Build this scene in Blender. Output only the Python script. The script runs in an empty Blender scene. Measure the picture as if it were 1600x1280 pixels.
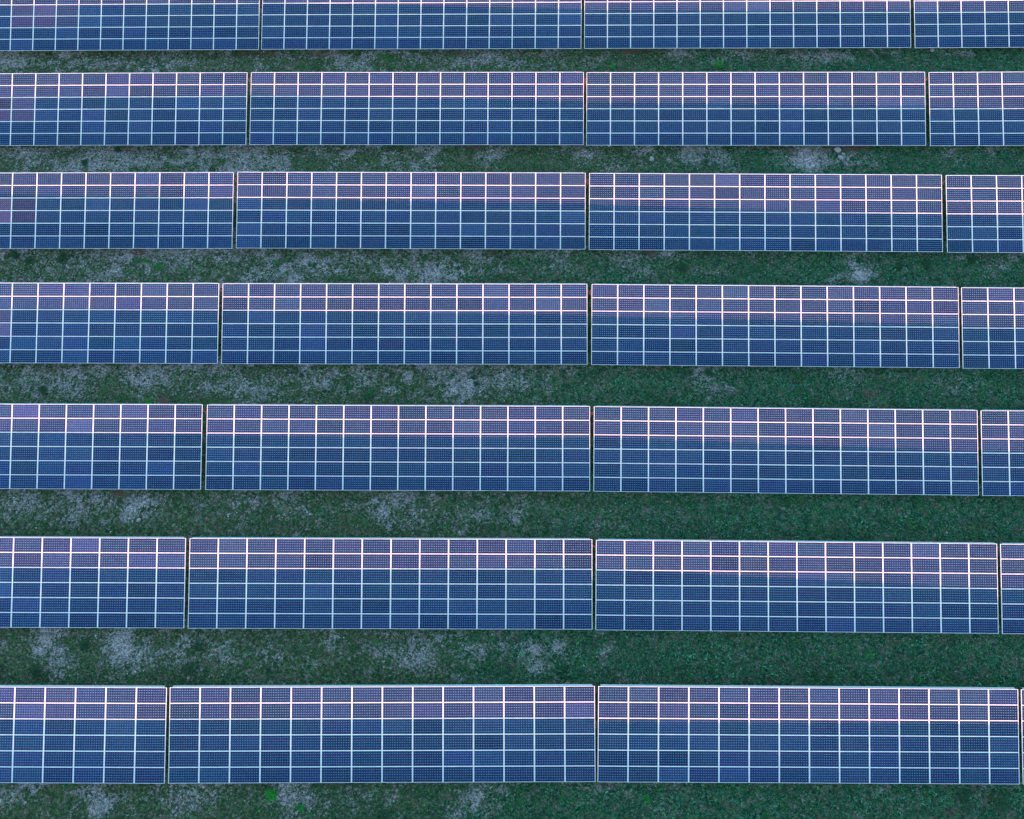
import bpy, bmesh, math, random
import numpy as np
from mathutils import Vector, Matrix

TILT=0.257334; S=1.02296; W=1.980
CAM_H=58.1979; CAM_F=[-0.008283, 0.299263, -0.954135]; CAM_U=[-0.005466, 0.95414, 0.299312]; CAM_R=[0.999951, 0.007694, -0.006268]
SUN_EL=0.07898
TABLES={
 (1,1):(-50.443,50.901,-0.490,0.00802,0.00114),
 (1,2):(-22.524,50.959,-0.278,0.01728,-0.00989),
 (1,3):(5.438,50.641,0.259,0.01344,-0.00620),
 (1,4):(33.466,50.428,0.643,0.01159,-0.00151),
 (2,1):(-50.490,41.205,-0.409,0.00915,0.00051),
 (2,2):(-22.494,41.225,-0.154,0.00829,-0.00339),
 (2,3):(5.441,41.086,0.097,0.01219,-0.00614),
 (2,4):(33.492,40.888,0.430,0.00867,0.00143),
 (3,1):(-50.539,31.553,-0.309,0.00987,-0.00079),
 (3,2):(-22.521,31.555,-0.015,0.00120,-0.00013),
 (3,3):(5.462,31.524,0.013,0.00866,-0.00763),
 (3,4):(33.531,31.286,0.231,0.00299,-0.00056),
 (4,1):(-50.549,21.725,-0.062,0.00410,0.00101),
 (4,2):(-22.549,21.729,0.059,-0.00334,0.00486),
 (4,3):(5.455,21.847,-0.048,-0.00014,-0.00393),
 (4,4):(33.390,21.699,-0.043,-0.00096,-0.00065),
 (5,1):(-50.603,11.966,0.098,0.00187,0.00219),
 (5,2):(-22.553,12.011,0.173,-0.00814,0.00422),
 (5,3):(5.409,12.123,-0.081,-0.00508,-0.00314),
 (5,4):(33.395,12.025,-0.246,-0.00602,0.00120),
 (6,1):(-50.563,2.259,0.307,-0.00384,0.00385),
 (6,2):(-22.587,2.352,0.200,-0.00904,0.00521),
 (6,3):(5.335,2.461,-0.059,-0.01381,-0.00053),
 (6,4):(33.284,2.426,-0.452,-0.00898,0.00207),
 (7,1):(-50.555,-7.488,0.492,-0.00805,0.00368),
 (7,2):(-22.604,-7.374,0.273,-0.00749,0.01083),
 (7,3):(5.243,-7.086,0.052,-0.02703,0.00034),
 (7,4):(33.152,-7.086,-0.683,-0.01547,0.00196),
 (8,1):(-50.555,-17.160,0.580,-0.00805,0.00368),
 (8,2):(-22.604,-17.045,0.378,-0.00749,0.01083),
 (8,3):(5.243,-16.758,0.073,-0.02703,0.00034),
 (8,4):(33.152,-16.758,-0.798,-0.01547,0.00196),
 (9,1):(-50.555,-26.832,0.630,-0.00805,0.00368),
 (9,2):(-22.604,-26.717,0.428,-0.00749,0.01083),
 (9,3):(5.243,-26.429,0.123,-0.02703,0.00034),
 (9,4):(33.152,-26.430,-0.748,-0.01547,0.00196),
}
XN=[-50.5, -22.55, 5.4, 33.35, 61.2]
YN=[50.732, 41.101, 31.48, 21.75, 12.031, 2.374, -7.259, -16.93, -26.602]
ZN=[[-1.29, -1.073, -0.57, -0.162, 0.164], [-1.209, -0.955, -0.714, -0.368, -0.129], [-1.109, -0.825, -0.784, -0.558, -0.486], [-0.862, -0.745, -0.841, -0.848, -0.87], [-0.702, -0.638, -0.866, -1.033, -1.212], [-0.493, -0.599, -0.855, -1.247, -1.501], [-0.308, -0.529, -0.741, -1.49, -1.912], [-0.22, -0.432, -0.678, -1.537, -2.027], [-0.17, -0.382, -0.628, -1.487, -1.977]]
GRAVEL=[(-44.66, 50.54, 1.97, 0.59, 0.6), (-40.22, 51.13, 1.13, 0.41, 0.7), (-35.83, 50.29, 2.81, 0.59, 0.5), (-29.9, 50.27, 1.96, 0.59, 0.5), (-26.22, 50.12, 1.68, 0.47, 0.4), (-20.56, 51.03, 0.45, 0.29, 0.7), (-16.44, 50.91, 0.67, 0.35, 0.9), (-22.54, 49.9, 0.45, 0.35, 0.6), (-8.56, 50.6, 0.56, 0.35, 0.5), (-4.09, 50.41, 2.78, 0.82, 0.5), (-2.43, 50.52, 1.67, 0.7, 0.7), (-0.2, 49.83, 0.83, 0.47, 0.6), (13.91, 50.67, 1.11, 0.35, 0.8), (19.15, 50.81, 1.38, 0.58, 0.6), (17.17, 49.98, 1.1, 0.46, 0.4), (25.12, 50.23, 2.48, 0.69, 0.6), (26.77, 50.34, 1.38, 0.52, 0.8), (31.42, 50.49, 1.1, 0.46, 0.6), (37.67, 50.44, 1.65, 0.35, 0.5), (-41.69, 40.99, 2.16, 0.68, 0.6), (-39.94, 40.35, 2.15, 0.56, 0.4), (-34.89, 40.97, 1.62, 0.68, 0.6), (-32.89, 40.33, 2.42, 1.01, 0.8), (-30.95, 40.01, 1.61, 0.67, 0.6), (-28.43, 41.39, 0.75, 0.45, 0.8), (-24.59, 40.94, 0.54, 0.56, 0.8), (-25.9, 40.63, 1.61, 0.56, 0.5), (-22.9, 40.3, 1.07, 0.84, 0.6), (-21.67, 41.43, 1.08, 0.45, 0.4), (-16.8, 41.36, 0.64, 0.39, 0.6), (-12.5, 41.41, 0.8, 0.34, 0.7), (-2.29, 40.88, 0.8, 0.67, 0.6), (5.45, 40.86, 0.75, 0.56, 0.6), (10.51, 41.14, 1.07, 0.45, 0.6), (14.46, 40.63, 1.86, 0.89, 0.7), (16.81, 40.31, 0.64, 0.78, 0.7), (23.76, 40.28, 1.32, 1.22, 1.3), (22.1, 40.47, 1.32, 0.67, 0.5), (26.82, 40.45, 1.32, 0.78, 0.5), (28.88, 40.13, 1.06, 0.55, 0.3), (35.24, 40.71, 1.32, 0.67, 0.5), (39.21, 41.01, 0.63, 0.44, 0.7), (-31.88, 30.45, 10.25, 1.4, 0.3), (-34.09, 31.31, 3.09, 0.81, 0.3), (-35.76, 30.45, 1.54, 0.65, 0.3), (-31.49, 31.31, 1.54, 0.76, 0.7), (-32.56, 29.88, 1.28, 0.64, 0.6), (-27.05, 31.02, 2.05, 0.81, 0.6), (-23.72, 31.3, 2.57, 0.81, 0.5), (-16.47, 30.75, 1.28, 0.97, 0.7), (-15.12, 29.9, 0.76, 0.64, 0.7), (-12.9, 31.05, 1.54, 0.81, 0.5), (-6.19, 29.66, 1.53, 0.96, 0.9), (-8.27, 30.78, 0.77, 0.81, 0.6), (-3.43, 31.37, 0.61, 0.75, 0.5), (2.97, 30.82, 1.53, 0.8, 0.4), (3.74, 31.79, 0.62, 0.27, 1.0), (7.84, 31.86, 0.61, 0.22, 0.8), (11.67, 31.8, 0.72, 0.27, 1.0), (8.82, 30.72, 1.53, 0.96, 0.5), (10.06, 29.99, 1.02, 0.64, 0.5), (26.97, 30.01, 1.01, 0.74, 1.1), (26.9, 31.68, 1.02, 0.43, 0.7), (24.12, 29.18, 2.02, 0.21, 0.6), (35.22, 31.52, 1.02, 0.32, 0.6), (38.1, 30.59, 1.26, 0.64, 0.5), (39.49, 31.42, 0.61, 0.53, 0.7), (-36.72, 20.6, 2.93, 1.03, 0.5), (-33.37, 21.14, 1.96, 0.77, 0.5), (-28.65, 20.89, 1.22, 1.13, 0.6), (-33.59, 19.58, 1.46, 0.77, 0.5), (-24.41, 20.39, 0.97, 0.77, 0.3), (-15.14, 20.45, 1.46, 0.92, 0.5), (-13.75, 21.5, 0.59, 0.41, 0.6), (-12.23, 20.73, 0.59, 0.72, 0.4), (-5.4, 20.62, 1.46, 1.02, 0.4), (-4.17, 20.27, 1.7, 1.28, 0.7), (-1.51, 21.06, 1.22, 1.03, 0.6), (0.2, 20.56, 0.97, 1.02, 0.6), (1.91, 20.57, 0.73, 0.61, 0.4), (14.53, 20.39, 1.21, 1.02, 0.5), (13.85, 21.16, 0.88, 0.77, 0.5), (15.97, 20.14, 0.49, 0.51, 0.6), (24.82, 21.48, 1.46, 0.77, 0.4), (32.49, 20.75, 1.94, 1.02, 0.3), (-36.35, 11.17, 1.4, 0.88, 0.6), (-34.39, 10.71, 1.39, 0.59, 0.5), (-31.63, 10.96, 1.4, 0.88, 0.6), (-31.74, 10.26, 0.7, 0.58, 0.7), (-27.66, 10.99, 0.93, 0.98, 0.9), (-28.18, 9.82, 0.46, 0.58, 0.6), (-26.56, 11.47, 0.93, 0.49, 0.6), (-22.76, 11.02, 1.86, 0.73, 0.3), (-19.56, 11.52, 0.56, 0.49, 0.6), (-15.75, 10.61, 1.39, 0.58, 0.4), (-11.6, 10.87, 0.56, 0.39, 0.5), (-9.88, 10.89, 0.7, 0.98, 0.8), (-9.22, 9.73, 0.37, 0.73, 0.7), (-8.37, 11.37, 0.93, 0.68, 0.6), (-7.41, 10.77, 0.56, 0.49, 0.5), (-6.29, 11.86, 0.47, 0.49, 0.6), (-5.54, 10.22, 0.69, 0.73, 0.5), (-3.0, 10.48, 0.93, 0.58, 0.5), (-0.22, 10.5, 0.93, 0.88, 0.5), (-32.47, 1.54, 0.89, 0.93, 1.0), (-31.58, 0.28, 1.1, 0.92, 0.6), (-27.31, 1.16, 0.88, 1.16, 1.1), (-26.27, 0.11, 0.88, 0.92, 0.7), (-27.46, -0.73, 0.44, 0.46, 0.5), (-31.35, -0.97, 0.65, 0.37, 0.8), (-23.33, 1.19, 1.32, 0.7, 0.5), (-20.64, 0.79, 1.54, 0.92, 0.5), (-16.68, 0.82, 1.1, 0.93, 0.4), (-12.78, 1.7, 0.89, 0.56, 0.4), (-9.2, 1.09, 1.1, 0.83, 0.5), (-6.99, 0.89, 1.54, 1.16, 0.7), (-5.7, 1.75, 1.11, 0.7, 0.5), (-3.03, 1.13, 0.88, 0.83, 0.5), (-1.26, 1.15, 0.66, 0.7, 0.5), (0.95, 0.95, 0.88, 0.69, 0.8), (1.38, -0.09, 0.66, 0.69, 0.8), (2.71, 1.18, 0.88, 0.56, 0.8), (3.37, 0.76, 0.66, 0.55, 0.6), (6.01, 0.78, 0.66, 0.46, 0.5), (-16.28, -1.06, 0.52, 0.37, 0.8), (3.35, -0.83, 0.44, 0.32, 1.0), (-4.29, -0.89, 0.44, 0.32, 0.7), (7.5, -0.88, 0.44, 0.23, 0.6), (-32.01, -7.84, 0.63, 0.26, 0.8), (-32.96, -8.34, 0.84, 0.66, 0.5), (-26.84, -8.68, 0.84, 0.66, 0.8), (-27.59, -7.92, 1.05, 0.44, 0.6), (-21.64, -8.45, 1.67, 0.88, 0.5), (-20.04, -7.87, 0.63, 0.44, 0.6), (-14.55, -8.21, 1.26, 1.1, 0.7), (-13.66, -8.77, 1.25, 0.53, 0.5), (-10.37, -7.98, 0.84, 0.53, 0.3), (-2.81, -8.5, 1.25, 0.66, 0.7), (-3.63, -9.26, 0.62, 0.35, 0.6), (-1.15, -7.72, 0.63, 0.35, 0.6), (5.57, -7.67, 0.63, 0.35, 0.4), (9.73, -8.8, 0.84, 0.53, 0.4)]
SOIL=[(-30.76, 31.6, 0.77, 0.49, 1.0), (-32.59, 31.66, 0.72, 0.32, 0.6), (27.96, 41.23, 1.33, 0.5, 1.0), (25.88, 41.49, 0.8, 0.28, 0.5), (-3.91, 41.57, 2.14, 0.23, 0.7), (9.79, 51.11, 1.94, 0.23, 0.9), (26.57, 19.8, 1.06, 0.46, 0.7), (25.9, 20.3, 0.68, 0.25, 0.6), (-26.81, 18.99, 0.73, 0.31, 1.0), (-29.18, 11.78, 0.93, 0.39, 0.8), (10.39, 31.85, 0.46, 0.27, 1.0), (4.93, 41.54, 1.07, 0.17, 0.8), (-15.35, 51.51, 1.68, 0.18, 0.4), (28.7, -8.91, 1.26, 0.44, 0.6), (31.17, -8.13, 1.27, 0.67, 0.5), (17.12, -0.93, 0.52, 0.18, 0.8), (-28.92, -1.12, 0.87, 0.27, 0.6), (-4.49, -8.32, 2.09, 0.88, 0.3), (-27.37, 29.59, 0.41, 0.43, 0.7), (21.08, 17.9, 1.44, 0.4, 0.3), (-3.4, 30.01, 1.02, 0.53, 0.4), (23.46, 0.71, 2.65, 0.7, 0.3), (-16.07, 19.93, 1.46, 0.51, 0.4), (-35.45, 30.16, 0.61, 0.43, 0.4)]
BRIGHT=[(-30.26, 30.73, 1.03, 0.27, 1.0), (-28.97, 30.33, 0.77, 0.43, 1.0), (-11.93, 50.78, 1.12, 0.35, 0.9), (-10.59, 40.9, 1.34, 0.84, 0.5), (2.49, 20.57, 0.68, 0.51, 0.5), (-26.3, -1.14, 0.26, 0.27, 0.8), (21.07, 40.78, 0.64, 0.78, 0.4), (-23.51, 19.01, 0.68, 0.2, 0.8), (-28.63, 19.09, 0.58, 0.31, 0.6), (-3.0, 10.48, 0.83, 0.49, 0.3), (-14.31, 29.29, 0.51, 0.27, 0.6), (7.97, 49.6, 0.88, 0.46, 0.3), (16.84, 49.13, 1.1, 0.46, 0.3), (-9.14, 50.95, 1.68, 0.47, 0.3), (-14.07, -8.85, 0.42, 0.26, 0.9), (-16.89, -9.1, 0.25, 0.35, 0.9), (0.29, 0.44, 0.53, 0.46, 0.4), (11.21, 21.92, 1.96, 0.41, 0.2), (-24.9, 20.39, 1.46, 0.61, 0.2), (3.46, -8.26, 0.42, 0.35, 0.4), (9.62, 31.68, 2.05, 1.07, 0.2), (14.45, -7.44, 2.53, 0.35, 0.2)]

PLANT_LIST=[
 (-16.01,-8.22,0.46,'b','large bright green round shrub, the vivid one, below the bottom row at left'),
 (-40.55,31.32,0.31,'d','small dark weed clump nearest the left picture edge between third and fourth rows'),
 (-39.41,30.85,0.31,'d','small dark weed clump second from the left edge between the third and fourth rows'),
 (-36.73,30.97,0.46,'d','larger dark round shrub near the left end, between the third and fourth rows'),
 (-16.45,30.52,0.26,'g','small green weed clump left of centre in the grey stony strip below the third row'),
 (-7.57,31.01,0.26,'g','isolated green round clump on pale gravel just below the middle of the third row'),
 (-12.89,20.31,0.29,'g','round green clump below the fourth row, left of the centre gravel patch'),
 (-11.28,19.55,0.34,'g','green clump just above the fifth row, left of the large centre gravel patch'),
 (7.91,49.41,0.28,'b','small bright green clump just right of the centre slot, touching the second row'),
 (16.97,49.45,0.39,'b','bright green leafy clump above the second row, right of centre'),
 (31.11,50.17,0.33,'d','dark round clump on gravel below the top row at right'),
 (30.04,30.46,0.41,'d','dark clump right of the pale gravel, below the third row at right'),
 (32.32,30.57,0.41,'d','dark clump in middle of three at right, below the third row'),
 (35.77,31.13,0.41,'d','dark clump close below the third row beside the rightmost array'),
 (-29.86,1.31,0.4,'d','dark clump between two pale gravel patches below the sixth row at left'),
 (-22.04,1.41,0.57,'d','big dark rounded shrub below the slot of the sixth row at left'),
 (-22.35,-0.28,0.61,'d','big dark shrub just above the bottom row near the left slot'),
 (-33.85,41.28,0.32,'d','dark weed clump under the lower edge of the second row at left'),
 (-36.52,40.03,0.32,'d','dark weed clump left of the pale gravel patch below the second row'),
 (-14.07,-8.85,0.21,'b','small bright green clump to the right of the vivid round shrub at bottom left'),
 (14.36,21.57,0.34,'d','small dark clump near the lower edge of the fourth row, right of centre slot'),
 (3.14,-0.08,0.35,'d','dark clump above the bottom row, just left of the centre slot'),
 (8.5,-8.16,0.25,'b','small vivid green clump in the grass below the bottom row, right of centre slot'),
 (12.62,-8.29,0.34,'d','dark round clump in the grass below the bottom row, right half'),
 (-3.46,21.05,0.24,'d','small dark clump on the centre gravel below the fourth row, the upper of two'),
 (-3.21,20.53,0.24,'d','small dark clump on the centre gravel below the fourth row, the lower of two'),
 (-36.18,19.82,0.34,'d','dark clump just above the fifth row near the left picture edge'),
 (31.78,-8.32,0.68,'d','largest dark shrub in the bottom right corner of the picture'),
 (29.49,-7.94,0.51,'d','dark shrub left of the largest one in the bottom right corner'),
 (-8.62,-9.3,0.42,'d','dark shrub cut by the bottom picture edge left of centre'),
 (-32.78,-0.36,0.44,'d','dark shrub between gravel patches just above the bottom row at far left'),
 (-27.88,18.94,0.29,'b','small bright green clump beside reddish soil above the fifth row at left'),
 (29.08,11.43,0.42,'g','green clump in lush grass below the fifth row at right'),
 (12.86,30.28,0.46,'d','green clump in the grass above the fourth row, right of the centre slot'),
]
ROCK_LIST=[
 (26.31,41.06,0.27,'largest white rock of the cluster under the second row at right'),
 (26.69,40.69,0.16,'small white rock in the middle of the cluster under the second row'),
 (26.44,40.33,0.21,'pale rock at the lower left of the cluster under the second row'),
 (27.06,40.2,0.16,'pale rock at the lower right of the cluster under the second row'),
 (22.08,41.57,0.21,'pale rock at the lower edge of the second row, beside the big gravel patch'),
 (-27.41,9.91,0.16,'single pale bluish rock on the grass above the sixth row at left'),
 (10.9,40.28,0.21,'flat pale rock lying in grass between second and third rows, right of centre slot'),
 (7.43,41.59,0.21,'pale rock half under the second row, right of the centre slot'),
 (35.34,50.85,0.19,'pale rock half under the top row at right'),
 (-25.83,20.75,0.1,'small white stone below the fourth row, left of the left slot'),
 (-24.91,19.72,0.1,'left one of two white stones above the left slot of the fifth row'),
 (-24.32,20.03,0.12,'right one of two white stones above the left slot of the fifth row'),
 (-32.06,-8.68,0.1,'pale stone at far left below the bottom row'),
 (-31.54,30.62,0.1,'white stone left of the bright green patch below the third row'),
 (-31.78,29.82,0.1,'small orange tinged stone left below the bright green patch'),
 (-29.81,29.76,0.1,'white stone directly below the bright green patch of the third strip'),
 (26.9,39.72,0.11,'small pinkish stone below the white rock cluster at right'),
 (-2.32,-7.96,0.1,'pale stone below the bottom row near the picture centre'),
 (-32.52,11.29,0.09,'pale stone on gravel under the fifth row at far left'),
 (-22.45,-0.9,0.11,'pale stone just above the bottom row near the left slot'),
 (23.12,40.16,0.11,'pale rock in the middle of the big gravel patch below the second row'),
]
TWIG_LIST=[
 (11.74,50.29,'pale dry stalk on the grass between the top and second rows'),
 (-12.83,11.85,'dry curved stalk hanging out below the fifth row left of centre'),
 (11.63,31.12,'left one of two dry stalks in the grass below the third row'),
 (14.5,30.61,'right one of two dry stalks in the grass below the third row'),
 (28.28,2.02,'dry stalk in the lush grass below the sixth row at right'),
 (23.76,11.62,'dry stalk in the lush grass below the fifth row at right'),
]
TABLE_LABELS={(1, 1): 'leftmost blue solar array in the row cut by top picture edge', (1, 2): 'blue solar array left of the centre slot, row cut by top picture edge', (1, 3): 'blue solar array right of the centre slot, row cut by top picture edge', (1, 4): 'rightmost blue solar array in the row cut by top picture edge', (2, 1): 'leftmost blue solar array in the second row', (2, 2): 'blue solar array left of the centre slot, second row', (2, 3): 'blue solar array right of the centre slot, second row', (2, 4): 'rightmost blue solar array in the second row', (3, 1): 'leftmost blue solar array in the third row', (3, 2): 'blue solar array left of the centre slot, third row', (3, 3): 'blue solar array right of the centre slot, third row', (3, 4): 'rightmost blue solar array in the third row', (4, 1): 'leftmost blue solar array in the fourth row', (4, 2): 'blue solar array left of the centre slot, fourth row', (4, 3): 'blue solar array right of the centre slot, fourth row', (4, 4): 'rightmost blue solar array in the fourth row', (5, 1): 'leftmost blue solar array in the fifth row', (5, 2): 'blue solar array left of the centre slot, fifth row', (5, 3): 'blue solar array right of the centre slot, fifth row', (5, 4): 'rightmost blue solar array in the fifth row', (6, 1): 'leftmost blue solar array in the sixth row', (6, 2): 'blue solar array left of the centre slot, sixth row', (6, 3): 'blue solar array right of the centre slot, sixth row', (6, 4): 'rightmost blue solar array in the sixth row', (7, 1): 'leftmost blue solar array in the bottom row', (7, 2): 'blue solar array left of the centre slot, bottom row', (7, 3): 'blue solar array right of the centre slot, bottom row', (7, 4): 'sliver of the rightmost solar array at the right end of the bottom row'}
SUN_E=2.2; SUN_COL=(1.0,.27,.24); SUN_AZ=0.0; SKY_STR=.15; SKY_DUST=1.5; SKY_OZONE=1.8; EXPO=2.85
C = bpy.context.scene.collection
rng = np.random.default_rng(7)
R = random.Random(11)

# ---------------------------------------------------------------- helpers
def mesh(name, verts, faces, mat=None, smooth=False):
    me = bpy.data.meshes.new(name)
    me.from_pydata([tuple(v) for v in verts], [], [tuple(f) for f in faces])
    me.update()
    if mat: me.materials.append(mat)
    if smooth: me.polygons.foreach_set('use_smooth', [True]*len(me.polygons))
    return me
def big_mesh(name, verts, nper, mat, cols=None, faces=None):
    """verts (N,3); faces: (M,nper) index array"""
    me = bpy.data.meshes.new(name)
    M = len(faces)
    me.vertices.add(len(verts)); me.vertices.foreach_set('co', verts.astype(np.float32).ravel())
    me.loops.add(M*nper); me.loops.foreach_set('vertex_index', faces.astype(np.int32).ravel())
    me.polygons.add(M); me.polygons.foreach_set('loop_start', np.arange(0, M*nper, nper, dtype=np.int32))
    me.polygons.foreach_set('loop_total', np.full(M, nper, dtype=np.int32))
    me.update(calc_edges=True)
    if cols is not None:
        a = me.attributes.new('tint', 'FLOAT_COLOR', 'FACE')
        c4 = np.ones((M, 4), np.float32); c4[:, :3] = cols
        a.data.foreach_set('color', c4.ravel())
    me.materials.append(mat); me.validate()
    return me
def obj(name, me, parent=None, loc=None):
    o = bpy.data.objects.new(name, me); C.objects.link(o)
    if parent: o.parent = parent
    if loc is not None: o.location = loc
    return o
def tag(o, label=None, cat=None, group=None, kind=None):
    if label: o['label'] = label
    if cat: o['category'] = cat
    if group: o['group'] = group
    if kind: o['kind'] = kind
    return o
def box(V, Fc, x0, x1, y0, y1, z0, z1):
    b = len(V)
    V += [(x0,y0,z0),(x1,y0,z0),(x1,y1,z0),(x0,y1,z0),(x0,y0,z1),(x1,y0,z1),(x1,y1,z1),(x0,y1,z1)]
    Fc += [tuple(b+i for i in f) for f in ((0,3,2,1),(4,5,6,7),(0,1,5,4),(1,2,6,5),(2,3,7,6),(3,0,4,7))]
def vnoise(x, y, seed=0):
    xi = np.floor(x).astype(np.int64); yi = np.floor(y).astype(np.int64); fx = x-xi; fy = y-yi
    def h(a, b):
        n = (a*374761393 + b*668265263 + seed*1442695041) & 0x7fffffff
        n = ((n ^ (n >> 13))*1274126177) & 0x7fffffff
        return ((n ^ (n >> 16)) & 0xffff)/65535.0
    u = fx*fx*(3-2*fx); v = fy*fy*(3-2*fy)
    return (h(xi,yi)*(1-u)+h(xi+1,yi)*u)*(1-v) + (h(xi,yi+1)*(1-u)+h(xi+1,yi+1)*u)*v
def fbm(x, y, seed=0, oct=4):
    s = 0; a = .5; t = 0
    for i in range(oct):
        s = s + a*vnoise(x*2**i, y*2**i, seed+i*17); t += a; a *= .55
    return s/t
XA, YA, ZA = np.array(XN), np.array(YN[::-1]), np.array(ZN[::-1])
def ground_z(x, y, bumps=True):
    x = np.asarray(x, float); y = np.asarray(y, float)
    xc = np.clip(x, XA[0], XA[-1]); yc = np.clip(y, YA[0], YA[-1])
    j = np.clip(np.searchsorted(XA, xc)-1, 0, len(XA)-2); i = np.clip(np.searchsorted(YA, yc)-1, 0, len(YA)-2)
    fx = (xc-XA[j])/(XA[j+1]-XA[j]); fy = (yc-YA[i])/(YA[i+1]-YA[i])
    z = (ZA[i,j]*(1-fx)+ZA[i,j+1]*fx)*(1-fy) + (ZA[i+1,j]*(1-fx)+ZA[i+1,j+1]*fx)*fy
    if bumps: z = z + (fbm(x*.9, y*.9, 5)-.5)*.14 + (fbm(x*4, y*4, 9, 2)-.5)*.05
    return z
def blobs(x, y, L, soft=1.0, wob=.85):
    """patch strength: irregular, frayed ellipses"""
    s = np.zeros_like(x)
    wx = (fbm(x*1.3, y*1.3, 31)-.5)*2.4; wy = (fbm(x*1.3+40, y*1.3, 37)-.5)*2.0
    for (bx, by, rx, ry, w) in L:
        m = (np.abs(x-bx) < rx*2.6+2) & (np.abs(y-by) < ry*2.6+2)
        if not m.any(): continue
        d = ((x[m]+wx[m]*wob-bx)/rx)**2 + ((y[m]+wy[m]*wob-by)/ry)**2
        s[m] = np.maximum(s[m], w*np.exp(-d*.8*soft))
    return s
def sstep(a, b, v):
    t = np.clip((v-a)/(b-a), 0, 1); return t*t*(3-2*t)
def lush(x, y):
    return np.clip(sstep(-14, 16, x-(y-12)*.32 + (fbm(x*.13, y*.3, 71)-.5)*30), 0, 1)
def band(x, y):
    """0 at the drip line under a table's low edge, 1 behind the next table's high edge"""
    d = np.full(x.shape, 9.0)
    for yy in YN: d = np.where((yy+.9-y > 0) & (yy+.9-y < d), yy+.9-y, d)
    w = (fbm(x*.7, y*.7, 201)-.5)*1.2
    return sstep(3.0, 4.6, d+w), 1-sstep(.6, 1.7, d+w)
def cover(x, y):
    """gravel, soil, bright, lush amounts at ground points"""
    L = lush(x, y)
    g = blobs(x, y, GRAVEL, 1.0)*1.0
    base = fbm(x*.35, y*.6, 3)*.62 + fbm(x*1.6, y*1.6, 13)*.5
    tl = sstep(8, 30, y)*(1-sstep(-20, 12, x)); amb = sstep(.54-.06*tl, .80-.08*tl, base)*(1-L*.8)*(.42+.22*tl)
    g = np.clip(np.maximum(g, amb) + (fbm(x*2.2, y*2.2, 23)-.5)*.55*(1-.4*L), 0, 1.3)
    s = blobs(x, y, SOIL, 1.2, .3)
    b = blobs(x, y, BRIGHT, 1.1, .3)
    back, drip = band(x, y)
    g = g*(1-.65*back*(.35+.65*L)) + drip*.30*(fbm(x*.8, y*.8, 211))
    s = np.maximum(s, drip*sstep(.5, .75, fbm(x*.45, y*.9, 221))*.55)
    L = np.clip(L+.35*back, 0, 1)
    return g, s, b, L

# ---------------------------------------------------------------- materials
def new_mat(name):
    m = bpy.data.materials.new(name); m.use_nodes = True
    nt = m.node_tree; b = nt.nodes['Principled BSDF']
    return m, nt, b
class N:
    def __init__(s, nt): s.nt = nt
    def node(s, t, **k):
        n = s.nt.nodes.new(t)
        for a, v in k.items(): setattr(n, a, v)
        return n
    def put(s, sock, v):
        if isinstance(v, bpy.types.NodeSocket): s.nt.links.new(v, sock)
        else: sock.default_value = v
    def m(s, op, a, b=None, c=None, clamp=False):
        n = s.node('ShaderNodeMath', operation=op); n.use_clamp = clamp
        s.put(n.inputs[0], a)
        if b is not None: s.put(n.inputs[1], b)
        if c is not None: s.put(n.inputs[2], c)
        return n.outputs[0]
    def mix(s, f, a, b, bt='MIX'):
        n = s.node('ShaderNodeMix', data_type='RGBA', blend_type=bt)
        s.put(n.inputs[0], f); s.put(n.inputs[6], a); s.put(n.inputs[7], b)
        return n.outputs[2]
    def attr(s, name):
        n = s.node('ShaderNodeAttribute'); n.attribute_name = name; return n
    def noise(s, vec, scale, detail=3, rough=.6):
        n = s.node('ShaderNodeTexNoise'); n.inputs['Scale'].default_value = scale
        n.inputs['Detail'].default_value = detail; n.inputs['Roughness'].default_value = rough
        s.put(n.inputs['Vector'], vec); return n.outputs['Fac']
    def ramp(s, v, lo, hi, to0=0., to1=1.):
        n = s.node('ShaderNodeMapRange'); n.interpolation_type = 'SMOOTHSTEP'
        s.put(n.inputs[0], v); n.inputs[1].default_value = lo; n.inputs[2].default_value = hi
        n.inputs[3].default_value = to0; n.inputs[4].default_value = to1; return n.outputs[0]

FW, FH, BORD = .031, .021, .010
MW, MH = W-.015, S-.010
NX, NY = 12, 6
CX, CY = (MW-2*FW-2*BORD)/NX, (MH-2*FH-.006)/NY

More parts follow.
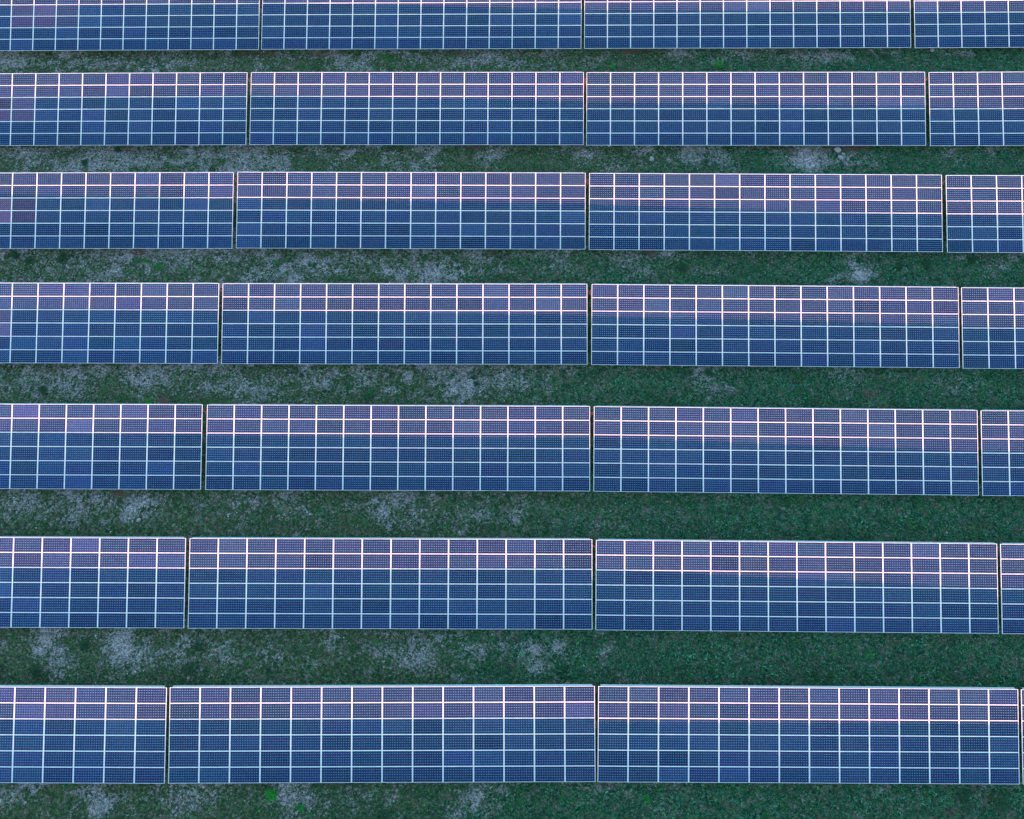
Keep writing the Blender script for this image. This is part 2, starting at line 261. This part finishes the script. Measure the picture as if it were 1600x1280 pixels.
def cell_material():
    m, nt, b = new_mat('monocrystalline_cells'); n = N(nt)
    tc = n.node('ShaderNodeTexCoord').outputs['Object']
    sp = n.node('ShaderNodeSeparateXYZ'); nt.links.new(tc, sp.inputs[0])
    u = n.m('ADD', n.m('DIVIDE', sp.outputs[0], CX), 50.0+NX/2); v = n.m('ADD', n.m('DIVIDE', sp.outputs[1], CY), 50.0+NY/2)
    fu = n.m('ABSOLUTE', n.m('SUBTRACT', n.m('FRACT', u), .5)); fv = n.m('ABSOLUTE', n.m('SUBTRACT', n.m('FRACT', v), .5))
    gx = n.m('GREATER_THAN', fu, .5-.004); gy = n.m('GREATER_THAN', fv, .5-.014)
    dia = n.m('GREATER_THAN', n.m('ADD', fu, fv), 1-.185)
    outx = n.m('GREATER_THAN', n.m('ABSOLUTE', sp.outputs[0]), CX*NX/2); outy = n.m('GREATER_THAN', n.m('ABSOLUTE', sp.outputs[1]), CY*NY/2)
    white = n.m('MAXIMUM', n.m('MAXIMUM', gx, gy), dia); edge = n.m('MAXIMUM', outx, outy)
    # busbars, thin ribbons along the long side
    bus = n.m('GREATER_THAN', n.m('ABSOLUTE', n.m('SUBTRACT', n.m('FRACT', n.m('MULTIPLY', v, 3.0)), .5)), .5-.022)
    cell = n.node('ShaderNodeCombineXYZ'); n.put(cell.inputs[0], n.m('FLOOR', u)); n.put(cell.inputs[1], n.m('FLOOR', v))
    oi = n.node('ShaderNodeObjectInfo'); n.put(cell.inputs[2], n.m('MULTIPLY', oi.outputs['Random'], 97.0))
    wn = n.node('ShaderNodeTexWhiteNoise'); nt.links.new(cell.outputs[0], wn.inputs['Vector'])
    k = n.ramp(wn.outputs['Value'], 0, 1, .92, 1.09)
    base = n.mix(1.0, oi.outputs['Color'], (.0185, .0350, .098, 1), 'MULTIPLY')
    kk = n.node('ShaderNodeCombineColor'); [n.put(kk.inputs[i], k) for i in range(3)]
    base = n.mix(1.0, base, kk.outputs[0], 'MULTIPLY')
    base = n.mix(n.m('MULTIPLY', bus, .10), base, (.05, .20, .34, 1))
    base = n.mix(white, base, (.14, .42, .62, 1)); base = n.mix(edge, base, (.12, .24, .36, 1))
    # faint dust film
    geo = n.node('ShaderNodeNewGeometry'); d = n.ramp(n.noise(geo.outputs['Position'], .9, 4), .45, .8, 0, .02)
    base = n.mix(d, base, (.35, .36, .36, 1))
    nt.links.new(base, b.inputs['Base Color'])
    b.inputs['Roughness'].default_value = .16; b.inputs['Specular IOR Level'].default_value = .05
    return m
def metal(name, col, rough, met, var=.12, scale=3.0):
    m, nt, b = new_mat(name); n = N(nt)
    geo = n.node('ShaderNodeNewGeometry').outputs['Position']
    f = n.ramp(n.noise(geo, scale, 4), .3, .75, 1-var, 1.0)
    kk = n.node('ShaderNodeCombineColor'); [n.put(kk.inputs[i], f) for i in range(3)]
    nt.links.new(n.mix(1.0, (*col, 1), kk.outputs[0], 'MULTIPLY'), b.inputs['Base Color'])
    b.inputs['Roughness'].default_value = rough; b.inputs['Metallic'].default_value = met
    return m
def leaf_material(name):
    m, nt, b = new_mat(name); n = N(nt)
    nt.links.new(n.attr('tint').outputs['Color'], b.inputs['Base Color'])
    b.inputs['Roughness'].default_value = .6; b.inputs['Specular IOR Level'].default_value = .35
    return m
def ground_material():
    m, nt, b = new_mat('meadow_ground'); n = N(nt)
    pos = n.node('ShaderNodeNewGeometry').outputs['Position']
    g = n.attr('gravel').outputs['Fac']; s = n.attr('soil').outputs['Fac']; br = n.attr('bright').outputs['Fac']; L = n.attr('lush').outputs['Fac']
    n1 = n.noise(pos, 1.8, 6, .7); n2 = n.noise(pos, 5.5, 5, .72); n3 = n.noise(pos, 26.0, 2, .6)
    veg = n.mix(n.ramp(n2, .40, .62), (.024, .062, .028, 1), (.125, .200, .085, 1))
    vegl = n.mix(n.ramp(n2, .40, .62), (.010, .056, .030, 1), (.050, .205, .085, 1))
    veg = n.mix(L, veg, vegl)
    n4 = n.noise(pos, .55, 4, .6); veg = n.mix(n.m('MULTIPLY', n.ramp(n1, .47, .64), .6), veg, (.19, .155, .105, 1)); veg = n.mix(n.ramp(n4, .42, .66, 0, .4), veg, (.030, .085, .034, 1))
    vo = n.node('ShaderNodeTexVoronoi'); vo.inputs['Scale'].default_value = 11.0; nt.links.new(pos, vo.inputs['Vector'])
    sv = n.node('ShaderNodeSeparateColor'); nt.links.new(vo.outputs['Color'], sv.inputs[0])
    st = n.mix(sv.outputs[0], (.14, .135, .13, 1), (.70, .67, .63, 1))
    st = n.mix(n.ramp(n1, .4, .7, 0, .5), st, (.22, .21, .22, 1))
    soilc = n.mix(n2, (.11, .065, .05, 1), (.24, .14, .11, 1))
    gf = n.m('ADD', g, n.m('ADD', n.m('ADD', n.m('MULTIPLY', n.m('SUBTRACT', n2, .5), 3.2), n.m('MULTIPLY', n.m('SUBTRACT', n1, .5), 1.6)), n.m('MULTIPLY', n.m('SUBTRACT', n3, .5), 2.2)))
    col = n.mix(n.ramp(gf, .38, .70), veg, st)
    sf = n.m('ADD', s, n.m('MULTIPLY', n.m('SUBTRACT', n2, .5), .9))
    col = n.mix(n.ramp(sf, .32, .75, 0, .9), col, soilc)
    bf = n.m('ADD', br, n.m('MULTIPLY', n.m('SUBTRACT', n2, .5), 1.0))
    col = n.mix(n.ramp(bf, .35, .8, 0, .8), col, (.02, .16, .02, 1))
    nt.links.new(col, b.inputs['Base Color']); b.inputs['Roughness'].default_value = .95
    b.inputs['Specular IOR Level'].default_value = .15
    bu = n.node('ShaderNodeBump'); bu.inputs['Strength'].default_value = .7; bu.inputs['Distance'].default_value = .05
    nt.links.new(n.m('ADD', n2, n3), bu.inputs['Height']); nt.links.new(bu.outputs[0], b.inputs['Normal'])
    return m
def stone_material():
    m, nt, b = new_mat('limestone'); n = N(nt)
    pos = n.node('ShaderNodeNewGeometry').outputs['Position']
    nt.links.new(n.mix(n.noise(pos, 30, 3), (.30, .30, .31, 1), (.62, .60, .60, 1)), b.inputs['Base Color'])
    b.inputs['Roughness'].default_value = .9
    return m
M_CELL = cell_material()
M_FRAME = metal('anodised_aluminium', (.82, .92, .93), .5, 0, .05, 6)
M_STEEL = metal('galvanised_steel', (.50, .66, .72), .5, 0, .12, 8)
M_DARK = metal('weathered_steel', (.22, .23, .24), .6, .4, .25, 5)
M_LEAF = leaf_material('leaves'); M_PEBBLE = leaf_material('pebbles'); M_PEBBLE.node_tree.nodes['Principled BSDF'].inputs['Roughness'].default_value = .9
M_GROUND = ground_material(); M_STONE = stone_material()
M_TWIG = metal('dry_stalk', (.42, .40, .24), .9, 0, .3, 20)

# ---------------------------------------------------------------- ground: one sheet to the horizon
def axis(lo, hi, step, far):
    a = list(np.arange(lo, hi+1e-6, step)); d = step
    p = [hi]; q = [lo]
    while p[-1] < far: d *= 1.35; p.append(p[-1]+d); q.append(q[-1]-d)
    return np.array(q[:0:-1] + a + p[1:])
gx = axis(-54., 56., .20, 2500.); gy = axis(-16., 62., .18, 2500.)
GX, GY = np.meshgrid(gx, gy); xf, yf = GX.ravel(), GY.ravel()
zf = ground_z(xf, yf)
nx, ny = len(gx), len(gy)
idx = np.arange(nx*ny).reshape(ny, nx)
faces = np.stack([idx[:-1,:-1], idx[:-1,1:], idx[1:,1:], idx[1:,:-1]], -1).reshape(-1, 4)
gm = big_mesh('ground', np.stack([xf, yf, zf], 1), 4, M_GROUND, faces=faces)
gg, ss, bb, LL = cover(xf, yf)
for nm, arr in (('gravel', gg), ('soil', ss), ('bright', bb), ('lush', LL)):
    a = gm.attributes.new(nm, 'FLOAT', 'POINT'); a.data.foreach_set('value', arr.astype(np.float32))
gm.polygons.foreach_set('use_smooth', np.ones(len(gm.polygons), bool))
tag(obj('ground', gm), 'stony meadow ground between the solar rows', None, None, 'structure')

# ---------------------------------------------------------------- scatter region: the open strips between the rows
def strip_points(dens):
    out = []
    for r in range(0, len(YN)-1):            # strip south of row r+1
        y1 = YN[r]+.7; y0 = YN[r+1]+5.93-1.0
        if y1 < -14: continue
        n = int((y1-y0)*103*dens); out.append(np.stack([rng.uniform(-50, 53, n), rng.uniform(y0, y1, n)], 1))
    for r in range(0, 8):                    # slots between neighbouring tables
        for xg in (-22.67, 5.27, 33.2):
            n = int(7*.9*dens); out.append(np.stack([xg+rng.uniform(-.45, .45, n), YN[r]+rng.uniform(0, 6.5, n)], 1))
    n = int(8*103*dens*.4); out.append(np.stack([rng.uniform(-50, 53, n), rng.uniform(56.8, 64, n)], 1))
    return np.concatenate(out)

def leaves_at(P, Z, size, tilt, rnd):
    """folded 4-vertex leaf blades; returns verts, faces"""
    n = len(P); a = rnd.uniform(0, 2*np.pi, n); ln = size; wd = size*rnd.uniform(.22, .5, n)
    dx, dy = np.cos(a), np.sin(a); ct, st = np.cos(tilt), np.sin(tilt)
    base = np.stack([P[:,0], P[:,1], Z], 1)
    d = np.stack([dx*ct, dy*ct, st], 1); side = np.stack([-dy, dx, np.zeros(n)], 1)
    roll = rnd.uniform(-.5, .5, n); side = side*np.cos(roll)[:,None] + np.array([0,0,1.])*np.sin(roll)[:,None]
    v0 = base; v1 = base + d*(ln*.55)[:,None] + side*(wd*.5)[:,None]; v3 = base + d*(ln*.55)[:,None] - side*(wd*.5)[:,None]
    tip = base + d*ln[:,None]; tip[:,2] -= ln*.25
    V = np.stack([v0, v1, tip, v3], 1).reshape(-1, 3); F = np.arange(n*4).reshape(n, 4)
    return V, F
def leaf_colors(x, y, L, b, rnd):
    n = len(x)
    teal = np.array([.045, .275, .125]); olive = np.array([.115, .255, .070]); brt = np.array([.020, .34, .030]); dk = np.array([.012, .048, .026]); dry = np.array([.17, .17, .12])
    c = olive[None]*(1-L[:,None]) + teal[None]*L[:,None]
    cl = (fbm(x*.8, y*.8, 91)*.5+fbm(x*2.6, y*2.6, 97, 3)*.5)[:,None]; cl = .44+(cl-.44)*(1-.35*L[:,None]); c = c*np.clip(-1.15+4.5*cl, .18, 2.8)
    t = rnd.uniform(0, 1, n)
    c = np.where((t < .16)[:,None], dk[None], c); br_ = sstep(.50, .66, fbm(x*.9, y*1.3, 63))[:,None]*.65*(1-.25*L[:,None]); c = c*(1-br_)+np.array([.15, .16, .085])[None]*br_
    pale = np.array([.10, .20, .17])[None]*rnd.uniform(.7, 1.3, n)[:,None]
    c = np.where((t > .93)[:,None], pale, c)
    c = np.where(((t > .90) & (t < .93))[:,None], dry[None], c)
    green = sstep(.54, .66, fbm(x*1.7, y*1.7, 57))*(t < .8)*.8
    c = c*(1-green[:,None]) + np.array([.025, .24, .035])[None]*green[:,None]
    f = np.clip(b*1.25, 0, 1)*(rnd.uniform(0, 1, n) < .85)
    c = c*(1-f[:,None]) + brt[None]*f[:,None]
    return c*rnd.uniform(.65, 1.45, n)[:,None]

# low weeds and grass
P = strip_points(80.)
g, s, b, L = cover(P[:,0], P[:,1])
cl = fbm(P[:,0]*2.6, P[:,1]*2.6, 45, 3)
keep = rng.uniform(0, 1, len(P)) < np.clip((1.05-1.0*g-.8*s)*sstep(.36, .60, cl+.10*L), .03, 1)
P, L, b, cl = P[keep], L[keep], b[keep], cl[keep]
Z = ground_z(P[:,0], P[:,1]) + rng.uniform(0, .05, len(P)) + np.clip(cl-.45, 0, 1)*.8*rng.uniform(.2, 1, len(P))*(.5+.8*L)
size = rng.uniform(.05, .13, len(P))*(.75+.6*L); size = np.where(rng.uniform(0, 1, len(P)) < .10, size*1.9, size)
V1, F1 = leaves_at(P, Z, size, rng.uniform(.0, .9, len(P)), rng)
C1 = leaf_colors(P[:,0], P[:,1], L, b, rng)
# tufts: small cushions of leaves, each with one colour of its own
Q = strip_points(5.2)
g, s, b, L = cover(Q[:,0], Q[:,1])
kq = rng.uniform(0, 1, len(Q)) < np.clip((.95-.45*g)*sstep(.30, .62, fbm(Q[:,0]*.9, Q[:,1]*.9, 301, 3))*1.25, .05, 1)
Q, g, b, L = Q[kq], g[kq], b[kq], L[kq]
nq = len(Q); rq = (.05+.20*rng.uniform(0, 1, nq)**2.2)*(1+.25*L)
hue = rng.uniform(0, 1, nq)
pal = np.array([(.016, .085, .034), (.035, .21, .050), (.030, .30, .045), (.12, .20, .065), (.040, .24, .12), (.14, .26, .15)])
pk = np.where(hue < .34, 0, np.where(hue < .55, 1, np.where(hue < .62+.1*b, 2, np.where(hue < .80, 3, np.where(hue < .94, 4, 5)))))
pk = np.where((L > .6) & (pk == 3), 4, pk)
cq = pal[pk]*rng.uniform(.7, 1.3, nq)[:,None]
cnt = np.clip((rq*210).astype(int), 10, 60); rep_ = np.repeat(np.arange(nq), cnt); nl = len(rep_)
ra = np.sqrt(rng.uniform(0, 1, nl)); aa = rng.uniform(0, 6.2832, nl)
px_ = Q[rep_,0]+np.cos(aa)*ra*rq[rep_]*rng.uniform(.8, 1.15, nl); py_ = Q[rep_,1]+np.sin(aa)*ra*rq[rep_]*rng.uniform(.8, 1.15, nl)
pz_ = ground_z(Q[:,0], Q[:,1])[rep_] + np.sqrt(np.clip(1-ra**2, 0, 1))*rq[rep_]*.9 + .02
V2, F2 = leaves_at(np.stack([px_, py_], 1), pz_, rng.uniform(.04, .09, nl), rng.uniform(-.2, .8, nl), rng)
C2 = cq[rep_]*rng.uniform(.7, 1.35, nl)[:,None]
V = np.concatenate([V1, V2]); F = np.concatenate([F1, F2+len(V1)])
tag(obj('grass', big_mesh('grass', V, 4, M_LEAF, np.concatenate([C1, C2]), F)),
    'low green weeds and grass covering the strips between the rows', 'grass', None, 'stuff')

# loose pale stones
P = strip_points(34.)
g, s, b, L = cover(P[:,0], P[:,1])
keep = rng.uniform(0, 1, len(P)) < np.clip(sstep(.12, .95, g)*.9+.06*(1-.75*L), 0, 1)*sstep(.35, .6, fbm(P[:,0]*2.3, P[:,1]*2.3, 147, 3))*1.3
P = P[keep]; n = len(P)
Z = ground_z(P[:,0], P[:,1]); r = .016+.06*rng.uniform(0, 1, n)**4
oc = np.array([(1,0,0),(0,1,0),(-1,0,0),(0,-1,0),(0,0,.7),(0,0,-.5)], float); of = np.array([(0,1,4),(1,2,4),(2,3,4),(3,0,4),(1,0,5),(2,1,5),(3,2,5),(0,3,5)])
V = oc[None]*rng.uniform(.6, 1.25, (n,6,1))*r[:,None,None]
an = rng.uniform(0, 6.28, n); ca, sa = np.cos(an)[:,None], np.sin(an)[:,None]
V = np.stack([V[:,:,0]*ca-V[:,:,1]*sa, V[:,:,0]*sa+V[:,:,1]*ca, V[:,:,2]], -1) + np.stack([P[:,0], P[:,1], Z+r*.3], 1)[:,None]
F = (of[None] + (np.arange(n)*6)[:,None,None]).reshape(-1, 3)
pc = np.array([.42, .42, .43])[None]*rng.uniform(.45, 2.3, n)[:,None]; warm = rng.uniform(0, 1, n) < .05
pc[warm] = np.array([.62, .48, .42]); pc = np.clip(pc, 0, .82)
tag(obj('gravel', big_mesh('gravel', V.reshape(-1,3), 3, M_PEBBLE, np.repeat(pc, 8, 0), F)),
    'pale loose stones scattered over the bare patches of ground', 'gravel', None, 'stuff')

# ---------------------------------------------------------------- shrubs, single rocks, dry stalks
def plant_mesh(rad, kind, seed):
    q = np.random.default_rng(seed); n = int(260+900*rad)
    lob = [(0, 0, 1.0)] + [(q.uniform(-.5, .5)*rad, q.uniform(-.5, .5)*rad*1.2, q.uniform(.45, .75)) for _ in range(5)]
    k = q.integers(0, len(lob), n); lo = np.array(lob)[k]
    a = q.uniform(0, 6.283, n); rr = np.sqrt(q.uniform(0, 1, n))*rad*lo[:,2]*q.uniform(.75, 1.08, n)
    x = lo[:,0]+np.cos(a)*rr; y = lo[:,1]+np.sin(a)*rr
    z = np.sqrt(np.clip(1-(rr/(rad*1.1*lo[:,2]+1e-6))**2, 0, 1))*rad*.8*lo[:,2]*q.uniform(.6, 1.05, n)
    size = q.uniform(.05, .11, n)*(1.0 if rad > .3 else .8)
    V, F = leaves_at(np.stack([x, y], 1), z, size, q.uniform(-.2, .9, n), q)
    base = {'b': (.016, .36, .030), 'd': (.018, .105, .040), 'g': (.018, .17, .055)}[kind]
    c = np.array(base)[None]*q.uniform(.5, 1.5, n)[:,None]
    return big_mesh('foliage', V, 4, M_LEAF, c, F)
for i, (px, py, rad, kind, label) in enumerate(PLANT_LIST):
    rad = max(rad, .18)
    nm = 'shrub' if rad > .3 else 'weed_clump'
    o = obj(nm, plant_mesh(rad, kind, 100+i), None, (px, py, float(ground_z(px, py))))
    tag(o, label, 'shrub' if rad > .3 else 'weed', 'green clumps growing between the rows')
def rock_mesh(rad, seed):
    q = random.Random(seed); bm = bmesh.new(); bmesh.ops.create_icosphere(bm, subdivisions=2, radius=rad)
    sx, sy = q.uniform(.8, 1.3), q.uniform(.7, 1.1)
    pl = [(Vector((q.uniform(-1,1), q.uniform(-1,1), q.uniform(-.3,1))).normalized(), q.uniform(.62,.85)*rad) for _ in range(7)]
    for v in bm.verts:
        for nrm, dd in pl:
            t = v.co.dot(nrm)-dd
            if t > 0: v.co -= nrm*t
        v.co.x *= sx; v.co.y *= sy; v.co.z *= .65
    me = bpy.data.meshes.new('rock'); bm.to_mesh(me); bm.free(); me.materials.append(M_STONE); return me
for i, (px, py, rad, label) in enumerate(ROCK_LIST):
    o = obj('rock', rock_mesh(max(rad, .07), i), None, (px, py, float(ground_z(px, py))+rad*.35)); o.rotation_euler.z = i*1.3
    tag(o, label, 'rock', 'large pale rocks lying on the strips')
def twig_mesh(seed):
    q = random.Random(seed); V, Fc = [], []
    def seg(p, d, ln, w, dep):
        pts = [Vector(p)]; 
        for k in range(5):
            d = (d+Vector((q.uniform(-.25,.25), q.uniform(-.25,.25), q.uniform(-.05,.05)))).normalized(); pts.append(pts[-1]+d*ln/5)
        for k in range(5):
            a, c = pts[k], pts[k+1]; t = (c-a).normalized(); sd = t.cross(Vector((0,0,1))).normalized(); up = sd.cross(t)
            w0, w1 = w*(1-k/6), w*(1-(k+1)/6); b0 = len(V)
            for (p_, w_) in ((a, w0), (c, w1)):
                for s_ in (sd, up, -sd, -up): V.append(tuple(p_+s_*w_))
            for j in range(4): Fc.append((b0+j, b0+(j+1)%4, b0+4+(j+1)%4, b0+4+j))
        if dep < 1:
            for k in (2, 3, 4): seg(pts[k], (d+Vector((q.uniform(-1,1), q.uniform(-1,1), .1))).normalized(), ln*.35, w*.55, dep+1)
    a = q.uniform(0, 3.14)
    seg((0,0,.06), Vector((math.cos(a), -abs(math.sin(a)), .05)), .75, .017, 0)
    return mesh('dry_stalk', V, Fc, M_TWIG)
for i, (px, py, label) in enumerate(TWIG_LIST):
    tag(obj('dry_stalk', twig_mesh(i+3), None, (px, py, float(ground_z(px, py))+.05)), label, 'dry stalk', 'dead pale stalks on the grass')

# ---------------------------------------------------------------- one solar module: laminate + frame
V, Fc = [], []
box(V, Fc, -MW/2+.012, MW/2-.012, -MH/2+.012, MH/2-.012, -.010, -.004)
ME_LAM = mesh('solar_panel', V, Fc, M_CELL)
V, Fc = [], []
def ring(V, Fc, X0, Y0, X1, Y1, z0, z1):
    o = [(-X0,-Y0),(X0,-Y0),(X0,Y0),(-X0,Y0)]; i_ = [(-X1,-Y1),(X1,-Y1),(X1,Y1),(-X1,Y1)]
    b = len(V)
    for z in (z0, z1):
        V += [(x, y, z) for x, y in o] + [(x, y, z) for x, y in i_]
    for k in range(4):
        l = (k+1) % 4
        Fc.append((b+8+k, b+8+l, b+12+l, b+12+k)); Fc.append((b+k, b+4+k, b+4+l, b+l))
        Fc.append((b+k, b+l, b+8+l, b+8+k)); Fc.append((b+4+k, b+12+k, b+12+l, b+4+l))
ring(V, Fc, MW/2, MH/2, MW/2-FW, MH/2-FH, -.040, 0)
ME_FRM = mesh('panel_frame', V, Fc, M_FRAME)
TW, TH = 14*W, 6*S

def rail(y, depth, wid):
    V, Fc = [], []; box(V, Fc, .12, TW-.12, y-wid/2, y+wid/2, -.043-depth, -.043); return mesh('rail', V, Fc, M_STEEL)
ME_RAILS = [rail(y, .09, .06) for y in (S*1.0, S*3.0, S*5.0)]
# rear channel: a folded pale sheet hanging off the high edge
V, Fc = [], []
y0 = TH+.006; prof = [(y0, -.046), (y0+.045, -.062), (y0+.055, -.20), (y0+.030, -.315), (y0+.024, -.315), (y0+.047, -.20), (y0+.037, -.070), (y0-.004, -.052)]
for x in (.17, TW-.17): V += [(x, py, pz) for py, pz in prof]
n = len(prof)
for k in range(n): Fc.append((k, (k+1) % n, n+(k+1) % n, n+k))
Fc.append(tuple(range(n-1, -1, -1))); Fc.append(tuple(range(n, 2*n)))
ME_BACK = mesh('rear_channel', V, Fc, M_STEEL)
def post_mesh(y, up):
    """vertical steel post in table space"""
    V, Fc = [], []; a = (0, math.sin(TILT), math.cos(TILT)); s_ = (0, math.cos(TILT), -math.sin(TILT))
    ztop = -.135; L_ = y*math.sin(TILT) + .8 + .25
    for t in (0, -L_):
        for dx, ds in ((-.05,-.05),(.05,-.05),(.05,.05),(-.05,.05)):
            V.append((dx, y + a[1]*t + s_[1]*ds, ztop + a[2]*t + s_[2]*ds))
    Fc = [(0,1,2,3),(7,6,5,4),(0,4,5,1),(1,5,6,2),(2,6,7,3),(3,7,4,0)]
    return mesh('post', V, Fc, M_DARK)
ME_POSTS = [post_mesh(1.3, 0), post_mesh(4.7, 0)]; ME_SLOT_BLOCK = post_mesh(5.75, 0); ME_SLOT_BLOCK.materials[0] = metal('slot_block_dark', (.035, .038, .04), .7, 0, .2, 5)  # end posts added to block sun streaks, dark to hide their lit tops

ROWN = ['top', 'second', 'third', 'fourth', 'fifth', 'sixth', 'bottom']
COLN = ['leftmost', 'second from left', 'third from left', 'rightmost']
def painted_sun_patch(r, t, i, j):
    """sunlit patches painted into the module colour at the left end"""
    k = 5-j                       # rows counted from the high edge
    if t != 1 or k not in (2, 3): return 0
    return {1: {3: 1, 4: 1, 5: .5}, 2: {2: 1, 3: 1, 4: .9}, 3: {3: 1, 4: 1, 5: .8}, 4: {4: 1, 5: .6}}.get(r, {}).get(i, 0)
def module_color(r, t, i, j, x, y):
    q = R
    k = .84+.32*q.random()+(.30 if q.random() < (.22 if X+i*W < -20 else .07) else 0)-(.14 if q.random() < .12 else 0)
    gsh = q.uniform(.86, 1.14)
    if r > 3 and X+i*W < -26: k *= 1.0+.35*min(1, (-26-X-i*W)/8)*(.4+.6*q.random())  # painted sky sheen: module colour lifted toward the lower left
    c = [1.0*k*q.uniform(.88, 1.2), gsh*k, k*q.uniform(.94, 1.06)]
    pl = painted_sun_patch(r, t, i, j)
    if pl: c = [c[0]*(1+3.2*pl), c[1]*(1+.40*pl), c[2]*(1+.20*pl)]  # violet tint paints warm sunlight into these cells
    return (*c, 1)
for (r, t), (X, Y, Z, sl, yw) in sorted(TABLES.items()):
    ax = Vector((math.cos(sl)*math.cos(yw), math.cos(sl)*math.sin(yw), math.sin(sl)))
    ay = Vector((-math.sin(yw)*math.cos(TILT), math.cos(TILT)*math.cos(yw), math.sin(TILT)))
    ay = (ay-ax*ay.dot(ax)).normalized(); az = ax.cross(ay)
    root = bpy.data.objects.new('solar_array', None); C.objects.link(root); root.empty_display_size = .5
    root.matrix_world = Matrix(((ax.x, ay.x, az.x, X), (ax.y, ay.y, az.y, Y), (ax.z, ay.z, az.z, Z), (0, 0, 0, 1)))
    if r <= 7:
        tag(root, TABLE_LABELS[(r, t)], 'solar array', 'tilted solar arrays standing in rows')
    else:
        tag(root, 'solar array of the %s row south of the bottom row, %s' % ('first' if r == 8 else 'second', COLN[t-1]), 'solar array', 'solar arrays south of the picture')
    for i in range(14):
        for j in range(6):
            p = obj('solar_panel', ME_LAM, root, ((i+.5)*W, (j+.5)*S, R.uniform(-.002, .002)))
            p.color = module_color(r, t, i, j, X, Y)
            p.rotation_euler = (R.gauss(0, .0015), R.gauss(0, .0015), 0)
            obj('panel_frame', ME_FRM, p)
    for me in ME_RAILS: obj('rail', me, root)
    obj('rear_channel', ME_BACK, root)
    for xx in (1.6, 6.6, TW/2, TW-6.6, TW-1.6):
        for me in ME_POSTS: obj('post', me, root, (xx, 0, 0))
    for xx in (-.052, TW+.052): obj('post', ME_SLOT_BLOCK, root, (xx, 0, 0))  # added in the slots so no sun streak reaches the ground

# ---------------------------------------------------------------- camera, sun, sky
cam = bpy.data.cameras.new('camera'); co = obj('camera', cam)
f, u, r_ = Vector(CAM_F), Vector(CAM_U), Vector(CAM_R)
co.matrix_world = Matrix(((r_.x, u.x, -f.x, 0), (r_.y, u.y, -f.y, 0), (r_.z, u.z, -f.z, CAM_H), (0, 0, 0, 1)))
cam.sensor_fit = 'HORIZONTAL'; cam.sensor_width = 36; cam.lens = 36*1283/1600; cam.clip_end = 6000; cam.clip_start = .5
bpy.context.scene.camera = co
sun = bpy.data.lights.new('sun', 'SUN'); so = obj('sun', sun)
sun.energy = SUN_E; sun.angle = math.radians(.5); sun.color = SUN_COL
so.rotation_euler = Vector((math.cos(SUN_EL)*math.sin(SUN_AZ), math.cos(SUN_EL)*math.cos(SUN_AZ), -math.sin(SUN_EL))).to_track_quat('-Z', 'Y').to_euler()
so.location = (0, -60, 20)
w = bpy.data.worlds.new('World'); bpy.context.scene.world = w; w.use_nodes = True
nt = w.node_tree; bg = nt.nodes['Background']
sky = nt.nodes.new('ShaderNodeTexSky'); sky.sky_type = 'NISHITA'; sky.sun_disc = False
sky.sun_elevation = SUN_EL; sky.sun_rotation = math.radians(180)+SUN_AZ; sky.air_density = 1.0; sky.dust_density = SKY_DUST; sky.ozone_density = SKY_OZONE
nt.links.new(sky.outputs[0], bg.inputs[0]); bg.inputs[1].default_value = SKY_STR
sc = bpy.context.scene
sc.view_settings.view_transform = 'Standard'; sc.view_settings.look = 'None'; sc.view_settings.exposure = EXPO; sc.view_settings.gamma = 1
sc.render.engine = 'CYCLES'
